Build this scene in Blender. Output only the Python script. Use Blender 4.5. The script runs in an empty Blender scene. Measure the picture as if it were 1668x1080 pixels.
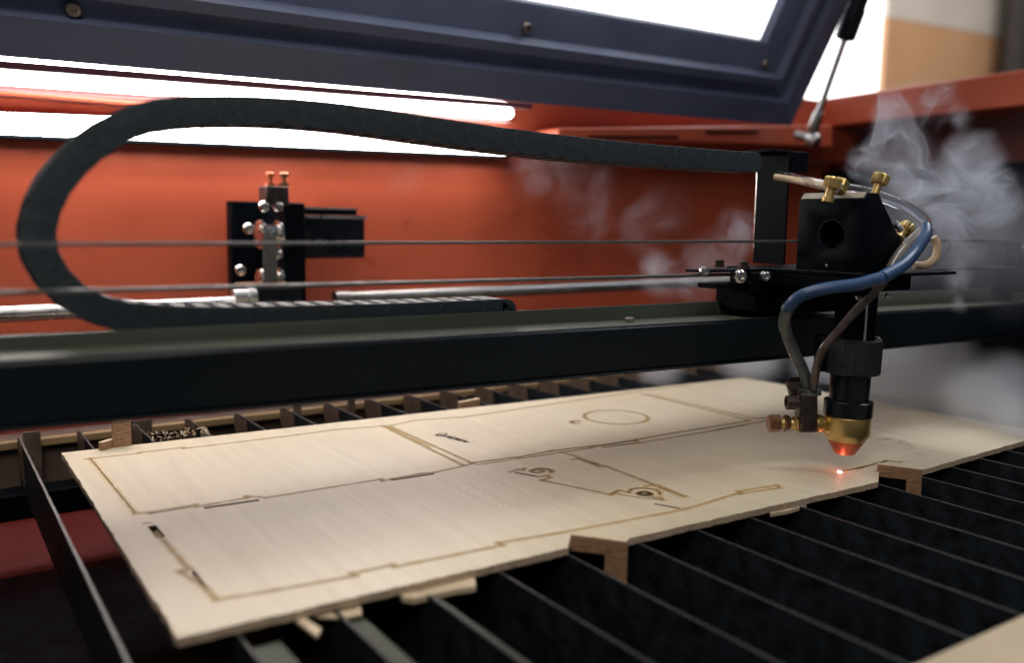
import bpy, bmesh, math, random
from mathutils import Vector, Matrix
random.seed(7)
SC = bpy.context.scene
COL = SC.collection
V = Vector
# ------------------------------------------------------------ camera
F = 1410.4258; CX, CY = 834.0, 540.0; CAMZ = 0.13
RX = V((0.82451028, 0.05786737, -0.56288024))
RY = V((-0.56568105, 0.10838356, -0.81747046))
RZ = V((0.0137021, 0.99242348, 0.12209784))
cd = bpy.data.cameras.new('camera'); cam = bpy.data.objects.new('camera', cd); COL.objects.link(cam)
rot = Matrix((RX, RY, RZ))
cam.matrix_world = Matrix.Translation((0, 0, CAMZ)) @ rot.to_4x4()
cd.sensor_width = 36.0; cd.lens = F / 1668 * 36
cd.clip_start = 0.01; cd.clip_end = 50
cd.dof.use_dof = True; cd.dof.focus_distance = 0.475; cd.dof.aperture_fstop = 5.2; cd.dof.aperture_blades = 0
SC.camera = cam
SC.view_settings.view_transform = 'Standard'; SC.view_settings.look = 'None'
SC.view_settings.exposure = 0; SC.view_settings.gamma = 1
SC.render.engine = 'CYCLES'
SC.cycles.volume_max_steps = 256
SC.cycles.volume_step_rate = 1.0
SC.cycles.max_bounces = 8; SC.cycles.volume_bounces = 3; SC.cycles.transparent_max_bounces = 16
# ------------------------------------------------------------ world + lamps
w = bpy.data.worlds.new('World'); SC.world = w; w.use_nodes = True
wb = w.node_tree.nodes['Background']; wb.inputs[0].default_value = (0.80, 0.86, 1.0, 1); wb.inputs[1].default_value = 0.10

def area(name, loc, target, sx, sy, power, color):
    l = bpy.data.lights.new(name, 'AREA'); l.shape = 'RECTANGLE'; l.size = sx; l.size_y = sy
    l.energy = power; l.color = color
    o = bpy.data.objects.new(name, l); COL.objects.link(o); o.location = loc
    o.rotation_euler = (V(target) - V(loc)).to_track_quat('-Z', 'Y').to_euler()
    return o
area('room_light', (-0.20, -0.25, 0.85), (0.32, 0.42, 0.0), 0.6, 0.5, 4.3, (1.0, 0.92, 0.80))
area('back_light', (0.18, 0.42, 1.15), (0.28, 0.46, 0.0), 0.4, 0.25, 4.6, (1.0, 0.96, 0.90))  # unseen lamp added to brighten the sheet from above
area('side_light', (1.45, 0.10, 1.35), (0.62, 0.40, 0.05), 0.5, 0.5, 7.5, (0.84, 0.90, 1.0))  # unseen cool lamp added to light the smoke
area('backdrop_fill', (3.2, 1.0, 3.2), (4.3, 2.9, 1.0), 1.5, 1.5, 95.0, (1.0, 0.96, 0.92))  # unseen lamp added to brighten the room behind the machine

def at(px, py, x=None, y=None, z=None):
    "point seen at a pixel of the photograph, on one plane of the machine"
    c = V((px - CX, CY - py, -F)); d = V((RX.dot(c), RY.dot(c), RZ.dot(c)))
    if x is not None: t = x / d.x
    elif y is not None: t = y / d.y
    else: t = (z - CAMZ) / d.z
    return V((0, 0, CAMZ)) + d * t

def atp(px, py, p0, n):
    c = V((px - CX, CY - py, -F)); d = V((RX.dot(c), RY.dot(c), RZ.dot(c)))
    o = V((0, 0, CAMZ)); return o + d * ((p0 - o).dot(n) / d.dot(n))

# ------------------------------------------------------------ materials
def newmat(name):
    m = bpy.data.materials.new(name); m.use_nodes = True
    nt = m.node_tree; return m, nt, nt.nodes['Principled BSDF']

def paint(name, col, rough=0.4, metal=0.0, var=0.15, scale=60, bump=0.0, bscale=900, spec=0.5, stretch=(1, 1, 1), rvar=0.12, coat=0.0):
    m, nt, b = newmat(name); N = nt.nodes; L = nt.links
    tc = N.new('ShaderNodeTexCoord'); mp = N.new('ShaderNodeMapping'); mp.inputs['Scale'].default_value = stretch
    L.new(tc.outputs['Object'], mp.inputs[0])
    n = N.new('ShaderNodeTexNoise'); n.inputs['Scale'].default_value = scale; n.inputs['Detail'].default_value = 6
    L.new(mp.outputs[0], n.inputs['Vector'])
    r = N.new('ShaderNodeValToRGB')
    r.color_ramp.elements[0].position = 0.3; r.color_ramp.elements[1].position = 0.7
    r.color_ramp.elements[0].color = tuple(c * (1 - var) for c in col) + (1,)
    r.color_ramp.elements[1].color = tuple(min(1, c * (1 + var)) for c in col) + (1,)
    L.new(n.outputs['Fac'], r.inputs[0]); L.new(r.outputs[0], b.inputs['Base Color'])
    mr = N.new('ShaderNodeMapRange'); mr.inputs['From Min'].default_value = 0.3; mr.inputs['From Max'].default_value = 0.7
    mr.inputs['To Min'].default_value = max(0.02, rough - rvar); mr.inputs['To Max'].default_value = min(1, rough + rvar)
    L.new(n.outputs['Fac'], mr.inputs['Value']); L.new(mr.outputs[0], b.inputs['Roughness'])
    b.inputs['Metallic'].default_value = metal; b.inputs['Specular IOR Level'].default_value = spec
    if coat: b.inputs['Coat Weight'].default_value = coat; b.inputs['Coat Roughness'].default_value = 0.25
    if bump:
        n2 = N.new('ShaderNodeTexNoise'); n2.inputs['Scale'].default_value = bscale; n2.inputs['Detail'].default_value = 3
        L.new(mp.outputs[0], n2.inputs['Vector'])
        bm = N.new('ShaderNodeBump'); bm.inputs['Strength'].default_value = bump; bm.inputs['Distance'].default_value = 0.0005
        L.new(n2.outputs['Fac'], bm.inputs['Height']); L.new(bm.outputs[0], b.inputs['Normal'])
    return m

def emit(name, col, strength):
    m, nt, b = newmat(name)
    b.inputs['Base Color'].default_value = (0.8, 0.8, 0.8, 1)
    b.inputs['Emission Color'].default_value = tuple(col) + (1,); b.inputs['Emission Strength'].default_value = strength
    return m

RED = paint('red_powder_coat', (0.46, 0.088, 0.042), 0.36, var=0.20, scale=7, bump=0.25, bscale=1500)
DRED = paint('shaded_red', (0.10, 0.010, 0.010), 0.55, var=0.2, scale=12, bump=0.2)  # darker copy of the cabinet red, shade put into the colour
LIDM = paint('slate_blue_enamel', (0.12, 0.145, 0.245), 0.45, var=0.12, scale=20, bump=0.15, bscale=1200)
BLK = paint('black_anodised', (0.0020, 0.0036, 0.0060), 0.45, metal=0.0, var=0.25, scale=80, bump=0.15, bscale=2500, spec=0.045)
BLKG = paint('black_gloss', (0.005, 0.007, 0.011), 0.25, var=0.2, scale=60, spec=0.3)
GANT = paint('black_extrusion', (0.005, 0.009, 0.013), 0.40, var=0.3, scale=18, bump=0.1, spec=0.28, stretch=(0.3, 1, 1))
GTOP = paint('lit_extrusion_top', (0.070, 0.080, 0.056), 0.55, var=0.45, scale=60, spec=0.3, stretch=(0.04, 1.6, 1), rvar=0.18)  # lamp sheen on the beam top put into pale streaks
SLAT = paint('sooty_steel', (0.010, 0.014, 0.019), 0.55, var=0.6, scale=120, bump=0.7, bscale=500, spec=0.2)
SLATE = paint('pale_edge_steel', (0.035, 0.037, 0.037), 0.5, metal=0.3, var=0.6, scale=500, bump=0.6, bscale=1500)  # on the slats, light along the top edges painted as paler steel
SLATB = paint('lit_slat_edge', (0.14, 0.145, 0.145), 0.42, metal=0.7, var=0.7, scale=500, bump=0.6, bscale=1500)  # brighter copy: light caught by the far-left slat edge, in the colour
SLATR = paint('brown_steel', (0.105, 0.072, 0.052), 0.55, var=0.4, scale=70, bump=0.3)  # on the slat ends, their lit brown is put into the colour
WIDE = paint('grey_green_steel', (0.048, 0.056, 0.040), 0.6, var=0.25, scale=60)
CHAIN = paint('chain_nylon', (0.026, 0.036, 0.043), 0.45, var=0.2, scale=120, bump=0.15, spec=0.5)
RUB = paint('belt_rubber', (0.075, 0.075, 0.073), 0.55, var=0.2, scale=200, spec=0.4)
STEEL = paint('bright_steel', (0.62, 0.62, 0.62), 0.32, metal=1.0, var=0.1, scale=80)
SCREW = paint('screw_steel', (0.55, 0.53, 0.50), 0.22, metal=1.0, var=0.25, scale=300)
RIV = paint('dull_rivet', (.24, .21, .19), .45, metal=.8, var=.3, scale=300)
BRASS = paint('brass', (0.60, 0.43, 0.17), 0.40, metal=0.9, var=0.10, scale=90, rvar=.06)
COPPER = paint('copper_red', (0.48, 0.13, 0.055), 0.45, metal=0.6, var=0.2, scale=150, rvar=0.08)  # on the nozzle tip, colour holds the laser's red reflection
DBRASS = paint('dull_bronze', (0.30, 0.16, 0.09), 0.4, metal=0.9, var=0.3, scale=250)
DKBR = paint('dark_bronze', (0.055, 0.040, 0.038), 0.38, metal=0.6, var=0.3, scale=200)
KNURL = paint('dark_knurled', (0.030, 0.033, 0.038), 0.36, metal=0.5, var=0.2, scale=300, bump=0.6, bscale=1600)
BLUE = paint('blue_hose', (0.024, 0.062, 0.15), 0.38, var=0.3, scale=60, spec=0.4, coat=0.1)
GREYH = paint('smoky_hose', (0.085, 0.10, 0.10), 0.25, var=0.2, scale=60, spec=0.4, coat=0.1)
BRNH = paint('brown_hose', (0.07, 0.050, 0.042), 0.3, var=0.3, scale=80, spec=0.5)
CREAM = paint('cream_hose', (0.55, 0.42, 0.28), 0.4, var=0.1, scale=80)
CHARW = paint('charred_ply_edge', (0.32, 0.18, 0.10), 0.6, var=0.4, scale=250, bump=0.4, stretch=(1, 1, 4))
OFFW = paint('pale_ply', (0.60, 0.47, 0.32), 0.6, var=0.15, scale=120, bump=0.3, stretch=(1, 0.15, 1))
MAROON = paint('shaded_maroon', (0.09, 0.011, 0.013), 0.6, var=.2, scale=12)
TAN = paint('tan_rail', (0.28, 0.18, 0.085), 0.6, var=0.25, scale=25)
BROWN = paint('brown_rail', (0.10, 0.065, 0.05), 0.6, var=0.3, scale=40)
WALLW = paint('white_wall', (0.75, 0.72, 0.68), 0.8, var=0.05, scale=3)
TANW = paint('tan_board', (0.62, 0.35, 0.19), 0.6, var=0.06, scale=3)
GREYW = paint('beige_panel', (0.66, 0.59, 0.52), 0.7, var=0.06, scale=3)
DARKW = paint('dark_cloth', (0.035, 0.028, 0.025), 0.8, var=0.3, scale=5)
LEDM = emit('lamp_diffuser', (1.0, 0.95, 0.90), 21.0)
WINM = emit('bright_window', (0.97, 0.98, 1.0), 2.2)
DOTM = emit('laser_dot', (1.0, 0.55, 0.50), 25.0)

def clear_tube():
    m, nt, b = newmat('clear_hose')
    b.inputs['Base Color'].default_value = (0.90, 0.94, 1.0, 1); b.inputs['Roughness'].default_value = 0.06
    b.inputs['Transmission Weight'].default_value = 0.97; b.inputs['IOR'].default_value = 1.25
    return m
CLEAR = clear_tube()
def pane_mat():
    m, nt, b = newmat('clear_acrylic'); N = nt.nodes; L = nt.links
    t = N.new('ShaderNodeBsdfTransparent'); g = N.new('ShaderNodeBsdfGlossy'); g.inputs['Roughness'].default_value = 0.05
    mx = N.new('ShaderNodeMixShader'); mx.inputs[0].default_value = 0.05
    L.new(t.outputs[0], mx.inputs[1]); L.new(g.outputs[0], mx.inputs[2]); L.new(mx.outputs[0], N['Material Output'].inputs[0])
    return m
PANE = pane_mat()

def ply_mat(name='birch_plywood'):
    m, nt, b = newmat(name); N = nt.nodes; L = nt.links
    tc = N.new('ShaderNodeTexCoord')
    mp = N.new('ShaderNodeMapping'); mp.inputs['Scale'].default_value = (1, 0.05, 1); L.new(tc.outputs['Object'], mp.inputs[0])
    g = N.new('ShaderNodeTexNoise'); g.inputs['Scale'].default_value = 160; g.inputs['Detail'].default_value = 8; g.inputs['Distortion'].default_value = 0.6
    L.new(mp.outputs[0], g.inputs['Vector'])
    c = N.new('ShaderNodeTexNoise'); c.inputs['Scale'].default_value = 9; c.inputs['Detail'].default_value = 4
    L.new(tc.outputs['Object'], c.inputs['Vector'])
    r = N.new('ShaderNodeValToRGB'); e = r.color_ramp.elements
    e[0].position = 0.30; e[0].color = (0.575, 0.51, 0.385, 1); e[1].position = 0.66; e[1].color = (0.64, 0.575, 0.445, 1)
    L.new(g.outputs['Fac'], r.inputs[0])
    r2 = N.new('ShaderNodeValToRGB'); e = r2.color_ramp.elements
    e[0].position = 0.3; e[0].color = (0.90, 0.86, 0.80, 1); e[1].position = 0.7; e[1].color = (1, 1, 1, 1)
    L.new(c.outputs['Fac'], r2.inputs[0])
    mx = N.new('ShaderNodeMix'); mx.data_type = 'RGBA'; mx.blend_type = 'MULTIPLY'; mx.inputs[0].default_value = 1
    L.new(r.outputs[0], mx.inputs[6]); L.new(r2.outputs[0], mx.inputs[7]); L.new(mx.outputs[2], b.inputs['Base Color'])
    b.inputs['Roughness'].default_value = 0.47; b.inputs['Specular IOR Level'].default_value = 0.8
    n1 = N.new('ShaderNodeTexNoise'); n1.inputs['Scale'].default_value = 800; n1.inputs['Detail'].default_value = 4
    mp2 = N.new('ShaderNodeMapping'); mp2.inputs['Scale'].default_value = (1, 0.45, 1); L.new(tc.outputs['Object'], mp2.inputs[0])
    L.new(mp2.outputs[0], n1.inputs['Vector'])
    ad = N.new('ShaderNodeMath'); ad.operation = 'MULTIPLY_ADD'; ad.inputs[1].default_value = 0.5
    L.new(g.outputs['Fac'], ad.inputs[0]); L.new(n1.outputs['Fac'], ad.inputs[2])
    bm = N.new('ShaderNodeBump'); bm.inputs['Strength'].default_value = 0.6; bm.inputs['Distance'].default_value = 0.0005
    L.new(ad.outputs[0], bm.inputs['Height']); L.new(bm.outputs[0], b.inputs['Normal'])
    return m
PLY = ply_mat()
PLYE = paint('plywood_edge', (0.50, 0.38, 0.26), 0.7, var=0.35, scale=400, bump=0.6, bscale=900, stretch=(1, 1, 6))
BURN = paint('burnt_kerf', (0.045, 0.024, 0.010), 0.8, var=0.4, scale=400)
BURNL = paint('light_kerf', (0.19, 0.115, 0.045), 0.8, var=0.4, scale=400)
def scorch_mat():
    m, nt, b = newmat('scorch_stain'); N = nt.nodes; L = nt.links
    b.inputs['Base Color'].default_value = (0.78, 0.54, 0.17, 1); b.inputs['Roughness'].default_value = 0.6
    uv = N.new('ShaderNodeUVMap'); sp = N.new('ShaderNodeSeparateXYZ'); L.new(uv.outputs[0], sp.inputs[0])
    a = N.new('ShaderNodeMath'); a.operation = 'PINGPONG'; a.inputs[1].default_value = 0.5; L.new(sp.outputs[1], a.inputs[0])
    n = N.new('ShaderNodeTexNoise'); n.inputs['Scale'].default_value = 180; n.inputs['Detail'].default_value = 3
    tc = N.new('ShaderNodeTexCoord'); L.new(tc.outputs['Object'], n.inputs['Vector'])
    mu = N.new('ShaderNodeMath'); mu.operation = 'MULTIPLY'; L.new(a.outputs[0], mu.inputs[0]); L.new(n.outputs['Fac'], mu.inputs[1])
    m2 = N.new('ShaderNodeMath'); m2.operation = 'MULTIPLY'; m2.use_clamp = True; m2.inputs[1].default_value = 2.0; L.new(mu.outputs[0], m2.inputs[0])
    L.new(m2.outputs[0], b.inputs['Alpha']); return m
SCORCH = scorch_mat()

# ------------------------------------------------------------ mesh helpers
class MB:
    def __init__(s): s.v = []; s.f = []; s.m = []
    def add(s, vs, fs, mi=0):
        o = len(s.v); s.v += [V(p) for p in vs]; s.f += [tuple(o + i for i in f) for f in fs]; s.m += [mi] * len(fs); return s
    def hexa(s, p, mi=0):   # 8 points: bottom 4 ccw, top 4 ccw
        return s.add(p, [(3, 2, 1, 0), (4, 5, 6, 7), (0, 1, 5, 4), (1, 2, 6, 5), (2, 3, 7, 6), (3, 0, 4, 7)], mi)
    def box(s, a, b, mi=0):
        x0, y0, z0 = [min(p, q) for p, q in zip(a, b)]; x1, y1, z1 = [max(p, q) for p, q in zip(a, b)]
        return s.hexa([(x0, y0, z0), (x1, y0, z0), (x1, y1, z0), (x0, y1, z0), (x0, y0, z1), (x1, y0, z1), (x1, y1, z1), (x0, y1, z1)], mi)
    def prism(s, pts, d, mi=0):     # planar loop extruded along vector d
        n = len(pts); d = V(d); pts = [V(p) for p in pts]
        return s.add(pts + [p + d for p in pts], [tuple(range(n))[::-1], tuple(range(n, 2 * n))] + [(i, (i + 1) % n, n + (i + 1) % n, n + i) for i in range(n)], mi)
    def frame(s, d, ref=None):
        d = V(d).normalized(); r = V(ref) if ref else (V((0, 0, 1)) if abs(d.z) < 0.9 else V((1, 0, 0)))
        u = (r - d * r.dot(d)).normalized(); return u, d.cross(u)
    def lathe(s, base, axis, prof, n=28, mi=0, fn=None):    # prof: (distance along axis, radius)
        base = V(base); axis = V(axis).normalized(); u, w_ = s.frame(axis); vs = []; fs = []
        for (t, r) in prof:
            for k in range(n):
                a = 2 * math.pi * k / n; rr = fn(r, k) if fn else r
                vs.append(base + axis * t + (u * math.cos(a) + w_ * math.sin(a)) * rr)
        for i in range(len(prof) - 1):
            for k in range(n):
                fs.append((i * n + k, i * n + (k + 1) % n, (i + 1) * n + (k + 1) % n, (i + 1) * n + k))
        fs.append(tuple(range(n))[::-1]); fs.append(tuple((len(prof) - 1) * n + k for k in range(n)))
        return s.add(vs, fs, mi)
    def tube(s, path, r, n=12, mi=0, sub=6, radii=None):
        P = catmull(path, sub) if len(path) > 2 else [V(p) for p in path]
        vs = []; fs = []; u = None
        for i, p in enumerate(P):
            d = (P[min(i + 1, len(P) - 1)] - P[max(i - 1, 0)]).normalized()
            if u is None: u, w_ = s.frame(d)
            else: u = (u - d * u.dot(d)).normalized(); w_ = d.cross(u)
            for k in range(n):
                a = 2 * math.pi * k / n; vs.append(p + (u * math.cos(a) + w_ * math.sin(a)) * r)
        for i in range(len(P) - 1):
            for k in range(n):
                fs.append((i * n + k, i * n + (k + 1) % n, (i + 1) * n + (k + 1) % n, (i + 1) * n + k))
        fs.append(tuple(range(n))[::-1]); fs.append(tuple((len(P) - 1) * n + k for k in range(n)))
        return s.add(vs, fs, mi)
    def build(s, name, mats, parent=None, bevel=0.0, seg=2, sharp=35, base=None):
        me = bpy.data.meshes.new(name)
        if parent is not None:
            off = V(parent.matrix_world.translation) if parent.parent is None else WORLD[parent.name]
        elif base is not None: off = V(base)
        else:
            lo = [min(p[i] for p in s.v) for i in range(3)]; hi = [max(p[i] for p in s.v) for i in range(3)]
            off = V(((lo[0] + hi[0]) / 2, (lo[1] + hi[1]) / 2, lo[2]))
        # parts carry world-built vertices relative to their thing's base
        me.from_pydata([tuple(p - off) for p in s.v], [], s.f)
        if not isinstance(mats, (list, tuple)): mats = [mats]
        for m in mats: me.materials.append(m)
        for i, p in enumerate(me.polygons): p.material_index = s.m[i]
        b = bmesh.new(); b.from_mesh(me); bmesh.ops.recalc_face_normals(b, faces=b.faces); b.to_mesh(me); b.free()
        me.shade_smooth(); me.set_sharp_from_angle(angle=math.radians(sharp))
        o = bpy.data.objects.new(name, me); COL.objects.link(o)
        if parent is not None: o.parent = parent
        else: o.location = off
        WORLD[o.name] = off
        if bevel:
            mo = o.modifiers.new('bevel', 'BEVEL'); mo.width = bevel; mo.segments = seg; mo.limit_method = 'ANGLE'; mo.angle_limit = math.radians(40)
        return o
WORLD = {}
def catmull(path, sub):
    P = [V(p) for p in path]; P = [P[0] * 2 - P[1]] + P + [P[-1] * 2 - P[-2]]; out = []
    for i in range(1, len(P) - 2):
        a, b, c, d = P[i - 1:i + 3]
        for k in range(sub):
            t = k / sub
            out.append(0.5 * ((2 * b) + (c - a) * t + (2 * a - 5 * b + 4 * c - d) * t * t + (3 * b - a - 3 * c + d) * t ** 3))
    out.append(P[-2]); return out
def tag(o, label, cat, group=None, kind=None):
    o['label'] = label
    if kind: o['kind'] = kind
    if cat: o['category'] = cat
    if group: o['group'] = group
    return o
def thing(name, loc, label, cat, group=None):
    o = bpy.data.objects.new(name, None); COL.objects.link(o); o.location = loc; o.matrix_world = Matrix.Translation(loc); o.empty_display_size = 0.02
    WORLD[o.name] = V(loc); return tag(o, label, cat, group)

# ============================================================ room behind the machine
m = MB().box((-4, -2.5, -1.0), (8, 6, -0.98)); o = m.build('floor', GREYW); o['kind'] = 'structure'; o['label'] = 'beige workshop floor under the machine'
m = MB().box((-4, 3.2, -0.98), (8, 3.3, 3.5)); o = m.build('wall', WALLW); o['kind'] = 'structure'; o['label'] = 'pale workshop wall far behind the machine'
# bright window: pane edges follow the wall plane Y = 3.1
a = at(1440, 60, y=3.1)
t = thing('window', (a.x - 2.4, 3.1, 0.2), 'blown-out white workshop window seen behind the raised lid', 'window')
MB().box((a.x - 6.0, 3.09, 0.1), (a.x - 0.05, 3.12, 3.3)).build('pane', WINM, t)
MB().box((a.x - 0.05, 3.07, 0.1), (a.x, 3.14, 3.3)).build('frame', WALLW, t, bevel=0.004)
# tan partition with a beige upper panel
c1 = at(1445, 28, y=2.9); c2 = at(1640, 62, y=2.9)
t = thing('cabinet', (c1.x, 2.9, -0.98), 'blurred tan cupboard with beige upper panel behind the red rim', 'cupboard')
MB().prism([(c1.x, 2.9, -0.98), (c2.x, 2.9, -0.98), (c2.x, 2.9, c2.z), (c1.x, 2.9, c1.z)], (0, 0.03, 0)).build('door', TANW, t)
MB().prism([(c1.x, 2.9, c1.z + .004), (c2.x, 2.9, c2.z + .004), (c2.x, 2.9, 2.2), (c1.x, 2.9, 2.2)], (0, 0.03, 0)).build('upper_panel', GREYW, t)
c3 = at(1648, 60, y=2.7)
m = MB()
for k in range(9): m.tube([(c3.x + .06 + k * .09, 2.72 + .04 * (k % 2), -0.9), (c3.x + .05 + k * .09, 2.70 + .05 * (k % 2), .6), (c3.x + .06 + k * .09, 2.72, 2.6)], 0.065, n=10)
tag(m.build('curtain', DARKW), 'dark hanging curtain at the far right edge beside the tan cupboard', 'curtain')

# ============================================================ machine cabinet
XR = 0.95; YB = 0.72; ZF = -0.095
cab = thing('laser_cutter_cabinet', (0.35, 0.7, ZF), 'red powder-coated steel cabinet enclosing the cutting bed', 'machine cabinet')
MB().box((-0.45, YB, ZF), (1.02, YB + .012, 0.215)).build('back_wall', RED, cab, bevel=.001)
MB().box((-0.45, -0.10, ZF - .01), (1.02, YB + .012, ZF)).build('floor_pan', DRED, cab)
MB().box((-0.45, -0.09, ZF + .0005), (1.0, .598, ZF + .004)).build('floor_liner', BLK, cab)
MB().box((.845, .700, .2525), (XR + .005, YB + .014, .2905)).build('rear_corner', RED, cab, bevel=.002)
# rear rim: sloped face above the lamps plus a rolled lip near the right corner
MB().prism([(-0.45, 0.700, 0.2155), (-0.45, YB + .02, 0.2155), (-0.45, YB + .02, 0.252), (-0.45, 0.675, 0.252), (-0.45, 0.685, 0.236)], (1.475, 0, 0)).build('rear_rim', RED, cab, bevel=.002)
q0 = at(850, 202, y=.655); q1 = at(1356, 203, y=.655); q2 = at(1356, 240, y=.655); q3 = at(850, 226, y=.655)
MB().prism([(0.50, .655, q3.z + .004), (q2.x, .655, q2.z), (q1.x, .655, q1.z), (0.50, .655, q0.z)], (0, 0.04, 0)).build('rear_lip', RED, cab, bevel=.002)
m = MB()
for (xa, xb, pz) in ((960, 1105, 219), (1150, 1235, 211)):
    A = at(xa, pz + 4, y=.6545); B = at(xb, pz + 4, y=.6545)
    m.prism([(A.x, .6542, A.z - .001), (B.x, .6542, B.z - .001), (B.x, .6542, B.z + .0015), (A.x, .6542, A.z + .0015)], (0, .0006, 0))
m.build('vent_slot', BLK, cab)
# right rim: runs towards the viewer
ra = at(1310, 165, x=XR); rb = at(1668, 112, x=XR); rc = at(1360, 205, x=XR); rd = at(1668, 172, x=XR)
def ext(p, q, y): t_ = (y - p.y) / (q.y - p.y); return p + (q - p) * t_
ta, tb = ext(ra, rb, .735), ext(ra, rb, .05); ba, bb = ext(rc, rd, .735), ext(rc, rd, .05)
MB().prism([ta, tb, bb, ba], (0.07, 0, 0)).build('side_rim', RED, cab, bevel=.0025)
s1 = at(1300, 196, x=XR - .003); 
lo1, lo2 = at(1370, 205, x=XR), at(1668, 172, x=XR)
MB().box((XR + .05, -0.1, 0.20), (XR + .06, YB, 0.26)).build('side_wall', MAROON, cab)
MB().box((XR + .035, -0.1, ZF), (XR + .045, YB, 0.205)).build('side_panel', BLK, cab)
# hinge shadow strip on the rear rim
pf = [(at(690, 655, z=-.004))]

# ============================================================ lamps and a thin glowing line along the back wall
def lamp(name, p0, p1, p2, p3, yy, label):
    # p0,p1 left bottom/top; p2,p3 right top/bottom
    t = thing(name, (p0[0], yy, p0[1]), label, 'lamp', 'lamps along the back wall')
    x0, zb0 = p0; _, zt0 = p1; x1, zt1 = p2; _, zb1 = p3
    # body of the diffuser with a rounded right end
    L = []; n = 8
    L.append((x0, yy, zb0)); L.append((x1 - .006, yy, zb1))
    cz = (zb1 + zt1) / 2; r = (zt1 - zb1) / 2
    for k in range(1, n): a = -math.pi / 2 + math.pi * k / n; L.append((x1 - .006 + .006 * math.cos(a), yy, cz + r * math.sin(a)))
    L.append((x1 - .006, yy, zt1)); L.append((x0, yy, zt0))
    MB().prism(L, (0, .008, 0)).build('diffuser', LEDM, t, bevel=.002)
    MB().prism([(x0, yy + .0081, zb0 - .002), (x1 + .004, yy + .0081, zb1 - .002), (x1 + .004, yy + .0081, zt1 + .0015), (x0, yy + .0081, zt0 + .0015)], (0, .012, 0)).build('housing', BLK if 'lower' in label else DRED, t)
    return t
def XZ(px, py, yy, x=None):
    p = at(px, py, y=yy); return (p.x, p.z)
def ex(pa, pb, x): t_ = (x - pa[0]) / (pb[0] - pa[0]); return (x, pa[1] + (pb[1] - pa[1]) * t_)
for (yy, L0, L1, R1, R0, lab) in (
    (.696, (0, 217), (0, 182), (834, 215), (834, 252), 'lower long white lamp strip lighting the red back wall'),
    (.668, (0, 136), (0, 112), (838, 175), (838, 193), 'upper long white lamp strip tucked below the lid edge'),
    (.660, (0, 96), (0, 91), (838, 159), (838, 163), 'thin white light line directly under the blue lid')):  # last entry: bright line, no lamp of its own, built as a glowing strip
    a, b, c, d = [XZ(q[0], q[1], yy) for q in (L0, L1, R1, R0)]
    lamp('light_strip', ex(a, d, -.04), ex(b, c, -.04), c, d, yy, lab)

S_ = [XZ(a_, b_, .652) for a_, b_ in ((0, 110), (0, 97), (838, 164.5), (838, 174))]
e0, e1 = ex(S_[0], S_[3], -.25), ex(S_[1], S_[2], -.25)
MB().prism([(e0[0], .652, e0[1]), (S_[3][0] + .02, .652, S_[3][1]), (S_[2][0] + .02, .652, S_[2][1]), (e1[0], .652, e1[1])], (0, .006, 0)).build('dark_gap_bar', MAROON, cab, bevel=.0005)  # added bar that keeps the gap between the strips dark
# ============================================================ lid
H0 = at(0, 85, y=.63); H1 = at(1282, 201, y=.63)
u = (H1 - H0).normalized(); 
corner2 = atp(1375, 0, H1, u)   # second point of the right edge, in the plane square to the hinge line
vdir = (corner2 - H1).normalized(); nrm = u.cross(vdir).normalized()
if nrm.y > 0: nrm = -nrm       # towards the viewer
def LP(px, py): p = atp(px, py, H1, nrm); return ((p - H1).dot(u), (p - H1).dot(vdir))
print('lid v at x=1000:', [round(LP(1000, y)[1], 4) for y in (180, 140, 118, 100, 88, 60, 20, 0)], 'win', LP(1250, 70), LP(1280, 0), LP(1308, 30), LP(1244, 103), LP(855, 43), LP(118, 12))
WU, WV = LP(1251, 70)
UL = -1.25; VT = 0.55
def lidbox(name, u0, u1, v0, v1, d0, d1, mat=LIDM, bev=.0015):
    P = [H1 + u * a + vdir * b + nrm * c for c in (d0, d1) for (a, b) in ((u0, v0), (u1, v0), (u1, v1), (u0, v1))]
    return MB().hexa(P).build(name, mat, lid, bevel=bev)
v1_, v2_, v3_ = WV * .33, WV * .50, WV * .62
prof = [(0, -.012), (0, .006), (v1_, .010), (v1_ + .001, -.002), (v2_, -.004), (v2_ + .001, .007), (v3_, .009), (v3_ + .004, .002), (WV - .004, .0), (WV, -.002), (WV, -.012)]
k = (-WU) / WV
n = len(prof); m = MB()
# bottom rail and side rail meet in a mitre at the lower right corner
A = [H1 + vdir * a - u * (a * k) + nrm * b for a, b in prof]
for B in ([H1 + vdir * a + u * UL + nrm * b for a, b in prof], [H1 + vdir * VT - u * (a * k) + nrm * b for a, b in prof]):
    m.add(A + B, [tuple(range(n, 2 * n))] + [(i, (i + 1) % n, n + (i + 1) % n, n + i) for i in range(n)])
bm_ = m.build('lid', LIDM, cab)
lid = bm_; WORLD[lid.name] = V(cab.location); lid['label'] = 'slate-blue metal lid frame propped open'
lidbox('window_pane', UL, WU + .004, WV - .004, VT, -.010, -.007, PANE, 0)
for (px, py) in ((855, 43), (1308, 30), (1244, 103), (118, 12)):
    a, b = LP(px, py); p = H1 + u * a + vdir * b
    MB().lathe(p + nrm * .001, nrm, [(0, .0048), (.003, .0048), (.0042, .0040), (.0044, .0018), (.0030, .0016)], n=16).build('rivet', RIV, lid)

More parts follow.
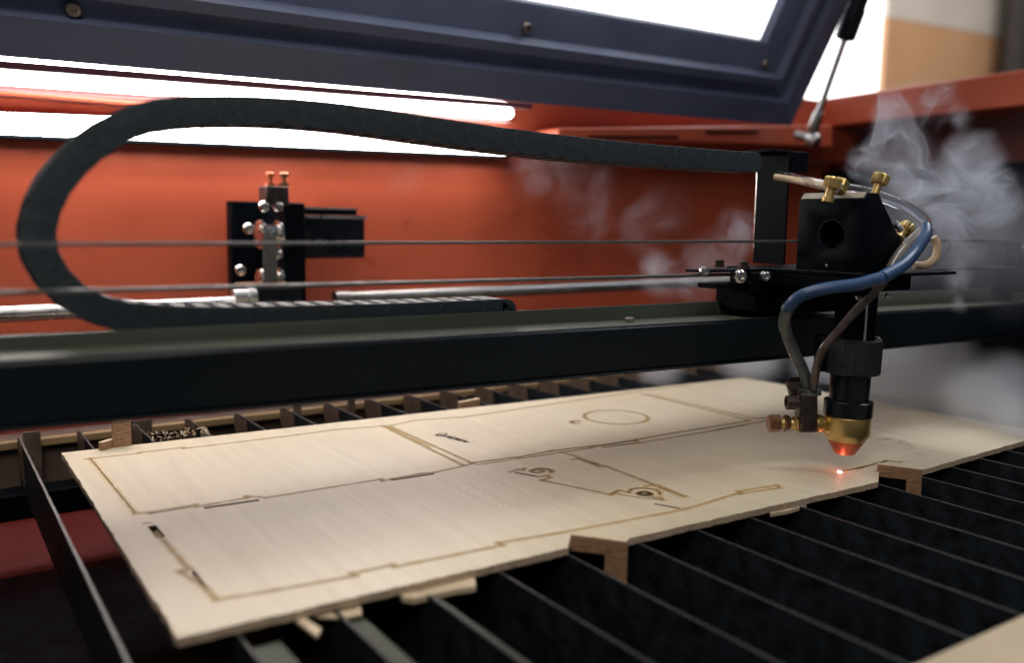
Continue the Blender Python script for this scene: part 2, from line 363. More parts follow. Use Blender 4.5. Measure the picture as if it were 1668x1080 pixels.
# ============================================================ gas strut
S0 = at(1320, 222, y=.625); S1 = atp(1398, 0, V((0, .56, 0)), V((0, 1, 0))); S2 = S1 + (S1 - S0) * .6
gs = thing('gas_strut', S0, 'black and steel gas strut holding the open lid at its right end', 'gas strut')
sd = (S2 - S0).normalized()
mid = S0 + (atp(1378, 64, V((0, S0.y * .25 + S1.y * .75, 0)), V((0, 1, 0))) - S0); mid = S0 + sd * (mid - S0).dot(sd)
MB().lathe(S0 + sd * .022, sd, [(0, .0036), ((mid - S0).length, .0036)], n=18).build('rod', STEEL, gs)
MB().lathe(mid, sd, [(0, .0088), (.002, .0108), (.030, .0112), (.032, .0100), (.20, .0100)], n=24).build('cylinder', BLKG, gs)
MB().lathe(S0 + sd * .003, sd, [(0, .0050), (.004, .0064), (.022, .0054), (.026, .0044)], n=20).build('rod_end', STEEL, gs)
MB().lathe(S0 - V((0, .004, .004)), V((0, 1, 0.3)), [(-.008, .002), (-.0065, .006), (0, .0090), (.006, .0068), (.008, .005), (.024, .005)], n=20).build('ball_joint', STEEL, gs)

# ============================================================ drive shaft and motor at the back wall
a = at(0, 512, y=.64); b = at(830, 474, y=.64); dv = (b - a).normalized()
m = MB().lathe(a - dv * .3, dv, [(0, .0055), (.475, .0055)], n=24)
o = m.build('drive_shaft', STEEL); 
tag(o, 'left half of the polished steel shaft ending at the motor bracket', 'shaft', 'steel shafts along the back wall')
sa = a + dv * ((at(545, 486, y=.64) - a).dot(dv))
m = MB().lathe(sa, dv, [(0, .0060), (.012, .0060), (.0121, .0052), (.55, .0052)], n=24)
tag(m.build('drive_shaft', paint('shaded_steel', (.30, .29, .28), .42, metal=1.0, var=.2, scale=60)), 'right half of the polished steel shaft running behind the cable chain', 'shaft', 'steel shafts along the back wall')  # dimness away from the lamps put into a darker steel

mo = thing('stepper_motor', at(450, 470, y=.70), 'black stepper motor on a bracket on the red back wall', 'motor')
def zx(px, py, yy): p = at(px, py, y=yy); return p
A = zx(372, 327, .705); B = zx(372, 478, .705); C_ = zx(470, 327, .705)
MB().box((A.x, .700, B.z), (C_.x + .01, .712, A.z)).build('mounting_plate', BLK, mo, bevel=.0008)
A = zx(487, 337, .665); B = zx(592, 420, .665)
MB().box((A.x - .004, .66, B.z), (B.x, .70, A.z - .006)).build('motor_body', BLKG, mo, bevel=.003, seg=3)
MB().box((A.x - .004, .672, A.z - .0055), (B.x - .002, .698, A.z)).build('motor_cap', BLK, mo, bevel=.001)
m = MB().box((A.x - .002, .6585, A.z - .0085), (B.x + .0005, .6598, A.z - .0062)); m.box((A.x, .671, A.z - .0012), (B.x - .003, .6719, A.z + .0004)); m.build('edge_strip', STEEL, mo)
A = zx(455, 330, .655); B = zx(488, 492, .655)
MB().box((A.x, .645, B.z), (B.x + .002, .70, A.z)).build('bracket', BLK, mo, bevel=.001)
A = zx(428, 303, .65); B = zx(465, 335, .65)
MB().box((A.x, .642, B.z), (B.x, .66, A.z)).build('tensioner_block', DKBR, mo, bevel=.0008)
for px in (440, 463):
    p = zx(px, 303, .65); MB().lathe(p, (0, 0, 1), [(0, .0042), (.0022, .0042), (.0023, .0016), (.0065, .0016), (.0066, .003), (.0095, .0032), (.0105, .002)], n=14).build('tensioner_bolt', COPPER if px == 440 else DBRASS, mo)
for (px, py) in ((430, 336), (453, 336), (452, 414), (405, 372), (392, 440)):
    p = zx(px, py, .645); MB().lathe(p, (-.3, -1, 0), [(0, .0042), (.002, .0042), (.0035, .003), (.0038, .0012), (.0025, .001)], n=14).build('screw', SCREW, mo)
p = zx(428, 382, .645)
MB().lathe(p, (1, 0, 0), [(-.004, .009), (-.003, .011), (0, .011), (.0005, .008), (.010, .008), (.0105, .011), (.013, .011)], n=26).build('upper_pulley', SCREW, mo)
p = zx(430, 455, .645)
MB().lathe(p, (1, 0, 0), [(-.006, .004), (-.004, .008), (0, .0085), (.0005, .006), (.010, .006), (.0105, .009), (.013, .009)], n=26).build('lower_pulley', SCREW, mo)
m = MB(); p1 = zx(420, 385, .645); p2 = zx(424, 458, .645)
m.prism([(p1.x, p1.y - .012, p1.z), (p1.x, p1.y - .0105, p1.z), (p2.x, p2.y - .008, p2.z), (p2.x, p2.y - .0095, p2.z)], (.010, 0, 0)); m.build('motor_belt', RUB, mo)
A = zx(385, 466, .64); B = zx(487, 492, .64)
MB().box((A.x, .632, B.z), (B.x, .66, A.z)).build('bearing_block', BLKG, mo, bevel=.001)
p = zx(392, 478, .628); MB().lathe(p + V((-.006, 0, -.003)), (1, 0, 0), [(0, .007), (.010, .007), (.0101, .0085), (.016, .0085)], n=22).build('shaft_collar', STEEL, mo)
MB().box((A.x + .002, .634, A.z), (B.x - .012, .65, A.z + .0022)).build('block_cap', DBRASS, mo, bevel=.0005)

# ============================================================ cutting bed
SP = 0.0333; SZ = -0.0032
def slat_mesh(h=.030, th=.0011, y0=.02, y1=.602):
    m = MB()
    # blade outline with a rounded back top corner and a stepped tail
    pts = [(y0, -h), (y1 - .004, -h), (y1 - .002, -h * .5), (y1, -h * .35), (y1 + .002, -.009), (y1 + .001, -.004), (y1 - .004, -.0006), (y1 - .008, -.0004)]
    n = 44; random.seed(3)
    for k in range(n + 1):
        yy = (y1 - .010) + (y0 - (y1 - .010)) * k / n; pts.append((yy, -.0004 - random.random() * .00015))
    m.prism([(-th / 2, p[0], p[1]) for p in pts], (th, 0, 0)); return m
proto = None
NS = 29
bed = thing('cutting_bed', (.4, .3, -.075), 'slatted black steel cutting bed under the plywood sheet', 'cutting bed')
for k in range(-3, NS):
    x = 0.046 + k * SP
    loc = V((x, 0, SZ)) - bed.location
    if proto is None:
        blade = slat_mesh().build('slat', SLAT, base=(0, 0, 0))
        m = MB(); n = 60; random.seed(5)
        for j in range(n):
            ya = .60 - j * .0097; m.box((-.0006, ya - .0095, -.0003), (.0006, ya, .0000 - random.random() * .00008))
        edge = m.build('lit_edge', SLATE, base=(0, 0, 0)); bright = edge.data.copy(); bright.materials[0] = SLATB  # paler strip painting the light on the slat's top
        m = MB().prism([(-.0009, .596, -.020), (-.0009, .6035, -.008), (-.0009, .603, -.0012), (-.0009, .575, -.0012), (-.0009, .570, -.024)], (.00025, 0, 0))
        tail = m.build('lit_brown_tail', SLATR, base=(0, 0, 0))  # thin plate painting the lit side of the slat's back end
        proto = blade; edge.parent = blade; tail.parent = blade; blade.parent = bed; blade.location = loc
    else:
        t = proto.copy(); COL.objects.link(t); t.parent = bed; t.location = loc
        for ch in (edge, tail):
            c = ch.copy(); COL.objects.link(c); c.parent = t
            if k == 0 and ch is edge: c.data = bright; c['label'] = 'top edge with the light on it painted brighter'
# grey flat bars between the slats near the viewer
for (x0, x1, yb, lab) in ((.0800, .0905, .262, 'widest grey-green flat bar poking out below the near plywood corner'),
                          (.1135, .1205, .262, 'second grey flat bar right of the widest one at the bottom edge'),
                          (.1470, .1505, .262, 'narrow grey flat bar under the large broken plywood tab')):
    m = MB().box((x0, .04, -.0075), (x1, yb, -.0052)); tag(m.build('flat_bar', WIDE, bevel=.0006), lab, 'flat bar', 'grey flat bars at the front of the bed')
# bed rails
br = bed
MB().box((-.3, .6065, -.0130), (.96, .612, -.0078)).build('tan_rail', TAN, br, bevel=.0008)
MB().box((-.3, .6125, -.052), (.96, .63, -.0075)).build('brown_rail', BROWN, br, bevel=.0008)
MB().box((-.3, .585, -.052), (.96, .6055, -.036)).build('support_rail', BLK, br, bevel=.0008)
for yy in (.30, .12):
    MB().box((-.3, yy, -.075), (.96, yy + .02, -.036)).build('support_rail', BLK, br, bevel=.0008)
for (px, w_) in ((18, .010), (190, .014), (495, .006), (610, .006)):
    p = at(px, 705, z=-.02); 
    MB().box((p.x, .604, -.045), (p.x + w_, .6062, -.002)).build('rail_clip', SLATR, br, bevel=.0005)

# ============================================================ plywood sheet
ZB = 0.0; TH = 0.0030
cA, cB, cC, cD = at(290, 1040, z=0), at(100, 738, z=0), at(1212, 615, z=0), at(1712, 706, z=0)
# outline with notches and ragged saw edge
random.seed(11)
def edge_pts(p, q, n, amp):
    out = []; d = (q - p); nn = V((-d.y, d.x, 0)).normalized(); ph = random.random() * 6
    for i in range(n):
        t_ = i / n; j = 0 if i == 0 else (random.uniform(-1, 1) * amp + math.sin(t_ * 37 + ph) * amp * .5)
        out.append(p + d * t_ + nn * j)
    return out
Nf = at(1502, 766, z=0); N1 = at(1433, 757, z=0); N2 = at(1430, 772, z=0)
outline = []
def seq(pts): 
    for p in pts: outline.append(p)
seq(edge_pts(cA, at(925, 893, z=0), 90, .00035))
seq([at(925, 893, z=0), at(930, 870, z=0), at(1022, 884, z=0), at(1024, 878, z=0)])     # notch where the front left clip sits
seq(edge_pts(at(1026, 877, z=0), at(1428, 786, z=0), 60, .0003))
seq([at(1431, 785, z=0), at(1432, 758, z=0), at(1500, 765.5, z=0)])
seq(edge_pts(at(1505, 765, z=0), cD, 40, .0003))
seq(edge_pts(cD, cC, 30, .0002))
seq(edge_pts(cC, cB, 60, .00015))
seq(edge_pts(cB, cA, 70, .00035))
m = MB(); n = len(outline)
top = [V((p.x, p.y, 0)) for p in outline]
bot = [V((p.x + random.uniform(-.0002, .0002), p.y + random.uniform(-.0002, .0002), -TH)) for p in outline]
m.add(top + bot, [tuple(range(n))], 0); m.f.append(tuple(range(n, 2 * n))[::-1]); m.m.append(0)
for i in range(n): m.f.append((i, (i + 1) % n, n + (i + 1) % n, n + i)); m.m.append(1)
sheet = m.build('plywood_sheet', [PLY, PLYE], base=(0, 0, 0), sharp=30)
tag(sheet, 'large pale plywood sheet with laser cut outlines lying on the bed', 'plywood sheet')

# ---- slots cut right through
slots = [((241, 838), (312, 826), 1.2), ((332, 828), (422, 815), 2.6), ((247, 857), (263, 876), 3.4), ((637, 783), (707, 772), 2.0),
         ((980, 729), (1037, 722), 1.7), ((1167, 701), (1213, 692.5), 1.5), ((839, 770), (880, 777.5), 2.0), ((946, 749), (976, 757.4), 1.8),
         ((1072, 793), (1110, 806), 1.8), ((1066, 821), (1108, 829), 1.7), ((1062, 812), (1081, 815), 1.6), ((1012, 806.5), (1060, 813.5), 1.0),
         ((314, 931), (336, 959), 1.6), ((232, 853), (249, 852), 1.2), ((1392, 764), (1444, 751.5), 1.3)]
cut = MB()
for (a, b, wmm) in slots:
    A = at(*a, z=0); B = at(*b, z=0); d = (B - A); nn = V((-d.y, d.x, 0)).normalized() * wmm * .0005
    cut.hexa([A - nn + V((0, 0, -.006)), B - nn + V((0, 0, -.006)), B + nn + V((0, 0, -.006)), A + nn + V((0, 0, -.006)),
              A - nn + V((0, 0, .004)), B - nn + V((0, 0, .004)), B + nn + V((0, 0, .004)), A + nn + V((0, 0, .004))])
co = cut.build('cutter', BURN, base=(0, 0, 0))
bo = sheet.modifiers.new('slots', 'BOOLEAN'); bo.operation = 'DIFFERENCE'; bo.object = co; bo.solver = 'EXACT'; bo.material_mode = 'TRANSFER'
dg = bpy.context.evaluated_depsgraph_get(); nm = bpy.data.meshes.new_from_object(sheet.evaluated_get(dg)); sheet.modifiers.clear(); sheet.data = nm
bpy.data.objects.remove(co)
nm.shade_flat()
print('sheet polys', len(nm.polygons), [mm.name for mm in nm.materials])

# ---- engraved kerf lines and their yellow scorch marks
def strip(pts, wid, z, mb, closed=False, uvs=None):
    P = [V((p.x, p.y, z)) for p in pts]
    for i in range(len(P) - 1):
        d = P[i + 1] - P[i]
        if d.length < 1e-6: continue
        e = d.normalized() * wid * .4; ax_ = abs(d.normalized().x); nn = V((-d.y, d.x, 0)).normalized() * wid / 2 * (1 + .55 * ax_ if wid < .002 else 1)
        a, b = P[i] - e, P[i + 1] + e
        mb.add([a - nn, b - nn, b + nn, a + nn], [(0, 1, 2, 3)])
def ell(cx_, cy_, rx, a0=0, a1=360, n=40, sq=1.0):
    C0 = at(cx_, cy_, z=0); r = (at(cx_ + rx, cy_, z=0) - at(cx_ - rx, cy_, z=0)).length / 2 * sq
    return [C0 + V((math.cos(math.radians(a0 + (a1 - a0) * k / n)), math.sin(math.radians(a0 + (a1 - a0) * k / n)), 0)) * r for k in range(n + 1)]
px = lambda *q: [at(a, b, z=0) for a, b in q]
dark = [px((147, 747), (221, 837)), px((623, 694), (753.5, 758)), px((636, 695), (768, 754.5), (835, 746), (843, 745.5), (898, 735), (999, 723), (1039, 716), (1095, 706), (1145, 698), (1221, 685.5)),
        px((883, 783), (994.6, 806.3), (1008, 799.6), (1024, 802.5), (1028, 798), (1038, 796), (1050, 795.8), (1060, 796.8), (1069, 798.7), (1074, 802), (1075, 806)),
        px((933, 749), (942, 748), (976, 760), (987, 760), (1065.6, 790)), px((1047, 642), (1221, 685)), px((1058, 643), (1230, 682), (1250, 681), (1262, 679)),
        px((1370, 768), (1400, 763), (1444, 751), (1464, 753))]
light = [ell(874.7, 767.6, 8.5, 0, 360, 24), ell(1050, 804.6, 9), px((142, 748), (226, 739), (226.5, 737.5), (298, 729.5), (301, 731), (486, 708.5), (544, 700.6), (640, 693), (676, 685), (760, 679), (869, 663), (1045, 637), (1120, 628)),
         px((239, 836), (318, 823), (320, 826), (400, 812), (402, 809), (436, 811), (621, 781), (624, 784), (640, 781), (684, 772), (708, 770), (755, 759.5), (770, 756)),
         px((221, 837), (243, 835)), px((780, 757), (870, 744), (915, 737), (963, 730), (966, 728), (1037, 718), (1040, 722), (1167, 701), (1170, 699.5), (1213, 692), (1258, 684)),
         px((915, 737), (942, 745)), px((940, 746), (946, 747.5), (978, 757)), px((1053, 792), (1064, 791), (1113, 810)), px((1071, 790), (1113.5, 808), (1119, 809)),
         ell(1003.5, 679.5, 51), ell(940, 688, 9, 20, 230, 20), ell(884, 768, 15, -60, 110, 20),
         px((832, 769), (846, 765), (852, 766), (855, 763)), px((880, 777), (892, 775), (896, 778), (883, 783)),
         px((255, 868), (308, 928), (294, 931), (337, 961), (352, 978), (450, 962), (578, 939), (574, 935), (640, 921), (644, 924), (818, 889), (812, 885), (905, 870), (1087, 836), (1120, 829)),
         px((1203, 801), (1266, 791), (1270, 795), (1206, 805), (1203, 801)), px((1012, 806), (1000, 803.5)), px((1082, 815), (1075, 811), (1060, 810)),
         px((690, 772), (640, 780)), px((629, 694.5), (700, 728)), px((1120, 829), (1206, 803))]
faint = [px((1412, 714), (1452, 715), (1440, 717)), px((1425, 718), (1452, 715)), px((1464, 718), (1475, 719), (1462, 722), (1472, 726), (1484, 724)), px((1462, 728), (1478, 732), (1488, 728)),
         px((1484, 737), (1497, 741), (1506, 739)), px((1464, 753), (1490, 750))]
halo = MB(); uvn = 0
kd = MB(); kl = MB()
for l in dark: strip(l, .00068, .00010, kd); strip(l, .0048, .00005, halo)
for l in light: strip(l, .00052, .00009, kl); strip(l, .0046, .00004, halo)
for l in faint: strip(l, .00030, .00009, kl)
# short scribbled engraving on the middle panel
g0, g1 = at(714, 707, z=0), at(766, 722, z=0); gd = (g1 - g0); gn = V((-gd.y, gd.x, 0)).normalized()
random.seed(4); gl = []; L_ = gd.length
def glyph(t0, wd, hh, pts): gl.append([g0 + gd * (t0 + wd * a) + gn * (hh * (b - .5)) for a, b in pts])
glyph(0.00, .20, .0085, [(.5, 0), (.1, .25), (.05, .7), (.5, 1), (.9, .7), (.85, .2), (.5, 0), (.5, .5), (.9, .5)])
glyph(0.17, .14, .0050, [(0, .8), (.5, .1), (1, .8), (.6, .5)])
for i, t0 in enumerate((.34, .46, .58, .70, .82)):
    glyph(t0, .115, .0058 - .0006 * i, [(0, .9), (0, .1), (.8, .2), (.9, .8), (.2, .9)] if i % 2 else [(.9, .9), (.1, .8), (.1, .2), (.9, .1), (.5, .5)])
for l in gl: strip(l, .00095, .00010, kd)
# wood fibres / pits near the near-left of the middle slot
kdo = kd.build('cut_line', BURN, base=(0, 0, 0)); klo = kl.build('light_cut_line', BURNL, base=(0, 0, 0))
ho = halo.build('scorch_mark', SCORCH, base=(0, 0, 0))
uvl = ho.data.uv_layers.new(name='UVMap')
for p in ho.data.polygons:
    # vertex order may be flipped by the normal pass: use the vertex index to find the side of the strip
    for li in p.loop_indices:
        vi = ho.data.loops[li].vertex_index % 4
        uvl.data[li].uv = (0 if vi in (0, 3) else 1, 0 if vi in (0, 1) else 1)

# the marks are surface pattern: merge them into the sheet's own mesh
sheet.data.uv_layers.new(name='UVMap')
def join(dst, srcs):
    b = bmesh.new(); b.from_mesh(dst.data)
    for o in srcs:
        base_i = len(dst.data.materials); dst.data.materials.append(o.data.materials[0])
        o.data.polygons.foreach_set('material_index', [base_i] * len(o.data.polygons)); b.from_mesh(o.data)
    b.to_mesh(dst.data); b.free()
    for o in srcs: bpy.data.objects.remove(o)
join(sheet, [kdo, klo, ho])
# ---- broken tabs and splinters under the front edge
def chip(name, pts, z, th, label, cat='plywood scrap', mat=OFFW):
    P = [at(a, b, z=z) for a, b in pts]; m = MB().prism([V((p.x, p.y, z)) for p in P], (0, 0, -th)); 
    return tag(m.build(name, mat, bevel=.0003), label, cat, 'scraps under the front edge of the plywood')
chip('plywood_scrap', [(640, 950), (760, 930), (774, 942), (775, 955), (740, 960), (675, 975), (655, 972)], -.0032, .0025, 'biggest flat plywood tab jutting from the sheet front, left of the near clip')
chip('plywood_scrap', [(1245, 820), (1305, 805), (1314, 822), (1285, 831), (1255, 836)], -.0032, .0022, 'small pale plywood tab jutting from the front edge, right of the near clip')
chip('plywood_scrap', [(500, 985), (585, 975), (590, 1000), (560, 1006), (515, 1004)], -.0040, .0012, 'thin grey-white sliver under the sheet near its front left')
chip('wood_splinter', [(468, 1000), (486, 998), (524, 1024), (516, 1036)], -.0032, .0015, 'short tan splinter hanging from the near left front edge', 'splinter')
# offcut sheet at the bottom right
P = [at(1440, 1105, z=.004), at(1668, 1001, z=.004)]; d = P[1] - P[0]; P0 = P[0] - d * 1.2; P1 = P[1] + d * 3.5
m = MB().prism([V((P0.x, P0.y, .004)), V((P1.x, P1.y, .004)), V((P1.x + .01, P1.y - .07, .004)), V((P0.x + .01, P0.y - .07, .004))], (0, 0, -.004))
tag(m.build('front_rail', paint('cream_enamel', (0.46, 0.37, 0.25), .5, var=.08, scale=20), bevel=.0006), 'blurred cream rail crossing the bottom right corner of the view', 'rail')

# ---- plywood hold-down clips
def clip(p_tip, p_end, ymid, length_drop, label, stem_frac=(.72, 1.0), th=.0030, arm=.0065, foot=False, ztop=.0036):
    t = thing('hold_down_clip', (p_tip.x, p_tip.y, 0), label, 'clip', 'plywood clips holding the sheet')
    A = V((p_tip.x, p_tip.y, 0)); B = V((p_end.x, p_end.y, 0)); d = B - A; nn = V((-d.y, d.x, 0)).normalized() * th
    s0 = A + d * stem_frac[0]; s1 = A + d * stem_frac[1]
    z = V((0, 0, 1))
    zt, zb, zs = ztop, ztop - arm, ztop - length_drop
    prof = [A + z * zt, B + z * zt, B + z * zs]
    if foot: prof += [B + d * .30 + z * (zs - .003), B + d * .22 + z * (zs - .008), s0 + z * (zs - .0045)]
    prof += [s0 + z * (zs + .001), s0 + z * zb, A + z * (zb - .0004)]
    MB().prism(prof, nn, 1).build('hook', [OFFW, CHARW], t, bevel=.0003)
    # pale veneer face on top of the arm
    MB().prism([A + z * (zt + .00005), B + z * (zt + .00005), B + nn + z * (zt + .00005), A + nn + z * (zt + .00005)], (0, 0, .00025)).build('top_face', OFFW, t)
    return t
clip(at(929, 872, z=.0036), at(1021, 884, z=.0036), 0, .020, 'near hooked plywood clip gripping the front edge of the sheet', (.62, 1.0), foot=True)
clip(at(1429, 757, z=.0036), at(1503, 766, z=.0036), 0, .017, 'plywood clip on the front edge right of the glowing laser dot', (.66, 1.0))
q = clip(at(167, 722, z=.0045), at(204, 711, z=.0045), 0, .008, 'brown plywood clip at the back left corner of the sheet', (.5, .98), ztop=.0045)
MB().box((q.location.x + .006, q.location.y + .004, -.012), (q.location.x + .016, q.location.y + .0065, .018)).build('upright', CHARW, q, bevel=.0003)
clip(at(750, 656, z=.0036), at(782, 650, z=.0036), 0, .008, 'small dark clip halfway along the back edge of the sheet', (.4, .9))
# ---- pale shavings behind the sheet
random.seed(21); m = MB()
for i in range(70):
    px_ = random.choice([random.gauss(270, 12), random.gauss(302, 8), random.gauss(336, 4)]); p = at(px_, 717 - (px_ - 250) * .09, z=-.001); p.y += random.uniform(0, .006); p.z = random.uniform(-.003, .003)
    d = V((random.uniform(-1, 1), random.uniform(-1, 1), random.uniform(-.2, 1))).normalized() * random.uniform(.001, .0032)
    m.tube([p, p + d * .5 + V((random.uniform(-.0006, .0006), 0, .0004)), p + d], random.uniform(.00018, .0004), n=5, sub=2)
tag(m.build('wood_shavings', OFFW), 'little heap of curly pale shavings behind the sheet', 'shavings', kind='stuff')

# ============================================================ gantry
GY = .3146
gb, ga_ = at(0, 700, y=GY), at(1668, 545, y=GY); gt0, gt1 = at(0, 591, y=GY), at(1668, 496, y=GY)
gdir = (ga_ - gb); 
def gz(p, q, x): t_ = (x - p.x) / (q.x - p.x); return p.z + (q.z - p.z) * t_
X0, X1 = -.25, .93
gan = thing('gantry_beam', (.34, GY + .04, .07), 'black metal gantry beam crossing above the cutting bed', 'gantry')
zb0, zb1, zt0, zt1 = gz(gb, ga_, X0), gz(gb, ga_, X1), gz(gt0, gt1, X0), gz(gt0, gt1, X1)
def beam(name, ya, yb_, lo, hi, mat, bev=.0008):
    # lo/hi: offsets from bottom and top lines as fractions 0..1 of beam height
    z00 = zb0 + (zt0 - zb0) * lo; z01 = zb0 + (zt0 - zb0) * hi; z10 = zb1 + (zt1 - zb1) * lo; z11 = zb1 + (zt1 - zb1) * hi
    return MB().hexa([(X0, ya, z00), (X1, ya, z10), (X1, yb_, z10), (X0, yb_, z00), (X0, ya, z01), (X1, ya, z11), (X1, yb_, z11), (X0, yb_, z01)]).build(name, mat, gan, bevel=bev)
beam('front_beam', GY, GY + .026, 0, 1, GANT, .0012)
beam('top_plate', GY + .0045, GY + .0258, 1.001, 1.02, GTOP, .0003)  # thin sheet carrying the painted sheen of the beam top
r0, r1 = at(100, 542, y=.342), at(1180, 489, y=.342)
zr = lambda x: r0.z + (r1.z - r0.z) * (x - r0.x) / (r1.x - r0.x)
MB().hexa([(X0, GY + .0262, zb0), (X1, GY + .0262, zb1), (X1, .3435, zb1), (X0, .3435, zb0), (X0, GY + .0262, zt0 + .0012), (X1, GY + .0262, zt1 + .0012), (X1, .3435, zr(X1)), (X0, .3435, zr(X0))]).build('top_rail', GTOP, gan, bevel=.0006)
beam('guide_rail', .3442, GY + .058, .0, .93, GANT, .0010)
beam('rear_flange', GY + .0585, GY + .085, .75, .96, GANT, .0010)
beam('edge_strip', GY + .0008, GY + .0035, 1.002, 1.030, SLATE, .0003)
beam('bottom_lip', GY - .0010, GY + .004, -.05, -.003, GANT, .0003)
# T-slot screws
m = MB()
for xx in (.30,):
    zz = gz(gt0, gt1, xx) + .0016
    MB().lathe((xx, GY + .0150, zz - .0005), (0, 0, 1), [(0, .0025), (.0012, .0025), (.0018, .0016)], n=14).build('screw', RIV, gan)

# ---- belt: one loop, upper run, lower run, round the pulley on the right
BY = GY + .003; BW = .006
zu = lambda x: .1216 + (x - .02) * .0035; zl = lambda x: .1062 - (x - .02) * .0035
PXC = at(1664, 402, y=BY).x
m = MB(); pr_c = (PXC, (zu(PXC) + zl(PXC)) / 2); R_ = (zu(PXC) - zl(PXC)) / 2
pts = [(-.2, zu(-.2)), (.1, zu(.1)), (.4, zu(.4)), (PXC, zu(PXC))] + [(PXC + R_ * math.sin(a), pr_c[1] + R_ * math.cos(a)) for a in [math.pi * k / 12 for k in range(1, 12)]] + [(PXC, zl(PXC)), (.34, zl(.34)), (.1, zl(.1)), (-.2, zl(-.2))]
th = .0013
for i in range(len(pts) - 1):
    a, b = V((pts[i][0], BY, pts[i][1])), V((pts[i + 1][0], BY, pts[i + 1][1])); d = (b - a).normalized(); nn = V((-d.z, 0, d.x)) * th / 2
    m.hexa([a - nn, b - nn, b - nn + V((0, BW, 0)), a - nn + V((0, BW, 0)), a + nn, b + nn, b + nn + V((0, BW, 0)), a + nn + V((0, BW, 0))])
tag(m.build('drive_belt', RUB), 'thin grey drive belt stretched in two runs along the gantry', 'belt')
pu = thing('belt_pulley', (PXC, BY, pr_c[1]), 'dark round belt pulley at the right end of the gantry', 'pulley')
MB().lathe((PXC, BY - .006, pr_c[1]), (0, 1, 0), [(0, .010), (.002, .0105), (.0022, .0066), (.013, .0066), (.0132, .0105), (.0155, .0105)], n=40).build('flange_wheel', BLKG, pu)
MB().lathe((PXC, BY - .009, pr_c[1]), (0, 1, 0), [(0, .003), (.001, .0042), (.0029, .0042)], n=20).build('hub', SCREW, pu)
MB().box((PXC + .010, BY - .008, .085), (PXC + .045, BY + .03, .150)).build('housing', BLK, pu, bevel=.001)

# ============================================================ cable chain
CY0, CW = .345, .018
def cp(px_, py_): p = at(px_, py_, y=CY0); return (p.x, p.z)
cl = [cp(1232, 264), cp(1100, 255), cp(960, 243), cp(830, 228), cp(700, 210), cp(560, 190), cp(430, 180), cp(300, 181), cp(215, 198), cp(140, 245), cp(84, 310), cp(62, 385),
      cp(80, 440), cp(122, 485), cp(180, 512), cp(260, 521), cp(360, 523), cp(500, 519), cp(650, 514), cp(818, 506)]
path = catmull([V((a, 0, b)) for a, b in cl], 16)
Ls = [0]
for i in range(1, len(path)): Ls.append(Ls[-1] + (path[i] - path[i - 1]).length)
def on(s):
    s = max(0, min(Ls[-1] - 1e-6, s))
    import bisect
    i = bisect.bisect_right(Ls, s) - 1; t_ = (s - Ls[i]) / (Ls[i + 1] - Ls[i]); return path[i].lerp(path[i + 1], t_)
LK = .0088; nl = int(Ls[-1] / LK); hH = .0056
ch = thing('cable_chain', (.06, CY0, .09), 'black plastic cable chain looping back above the gantry', 'cable chain')
def link_mesh(hl, odd):
    m = MB(); yo = .00018 * odd; L = hl
    def plate(y, t, hh):
        P = []
        for cx_, a0 in ((L / 2, -90), (-L / 2, 90)):
            for k in range(9): a = math.radians(a0 + 180 * k / 8); P.append((cx_ + hh * math.cos(a), y, hh * math.sin(a)))
        m.prism(P, (0, t, 0))
    plate(yo, .0009, hH); plate(CW - .0010 - yo, .0009, hH)
    m.lathe((L * .5, yo, 0), (0, -1, 0), [(0, .0016), (.00008, .0015), (.00009, .0008), (.00005, .0007)], n=16)
    m.box((-L * .26, .001, hH - .0012), (L * .26, CW - .001, hH + .0001)); m.box((-L * .26, .001, -hH + .0010), (L * .26, CW - .001, -hH + .0022))
    return m
lk = None
for i in range(nl + 1):
    s = (i + .5) * LK; a, b = on(s - LK / 2), on(s + LK / 2); c = (a + b) / 2; d = b - a
    ang = math.atan2(d.z, d.x)
    if lk is None: lk = {}
    if i % 3 not in lk:
        o = link_mesh(LK, i % 3).build('link', CHAIN, base=(0, 0, 0), bevel=.0002); lk[i % 3] = o
    else:
        o = lk[i % 3].copy(); COL.objects.link(o)
    o.parent = ch; base = V(ch.location)
    o.location = V((c.x, CY0, c.z)) - base; o.rotation_euler = (0, -ang, 0)
# end bracket of the lower run
e = on(Ls[-1]); MB().prism([(e.x, CY0, e.z + hH), (e.x + .010, CY0, e.z - hH * .6), (e.x, CY0, e.z - hH)], (0, CW, 0)).build('end_piece', CHAIN, ch, bevel=.0003)

# ============================================================ laser head
HX, HY = .4087, .2746
hd = thing('laser_carriage', (HX, HY, 0.0098), 'laser cutting head with brass nozzle and black mirror block', 'laser head')
def AX(px_, py_, xx): return at(px_, py_, x=xx)
def AY(px_, py_, yy): return at(px_, py_, y=yy)
# mirror block: profile in XZ, extruded in Y
xb = .388; y0b = AX(1405, 380, xb).y; y1b = AX(1299, 380, xb).y
zbot = AX(1405, 446, xb).z; zc = AX(1405, 325, xb).z
ztop = AY(1430, 314, y0b).z; xr = AY(1474, 405, y0b); xk = AY(1431, 316, y0b)
prof = [(xb, zbot), (xb, zc), (xb + .0035, ztop), (xk.x, ztop), (xr.x, xr.z), (xr.x - .004, zbot + .004), (xr.x - .006, zbot)]
blk = MB().prism([(a, y0b, b) for a, b in prof], (0, y1b - y0b, 0)).build('mirror_block', BLK, hd, bevel=.0007)
hc = AX(1354, 382, xb); cutm = MB().lathe(hc - V((.004, 0, 0)), (1, 0, 0), [(0, .0074), (.030, .0074)], n=36)
co = cutm.build('cutter', BLK, base=(0, 0, 0))
boo = blk.modifiers.new('hole', 'BOOLEAN'); blk.modifiers.move(1, 0); boo.object = co; boo.solver = 'EXACT'
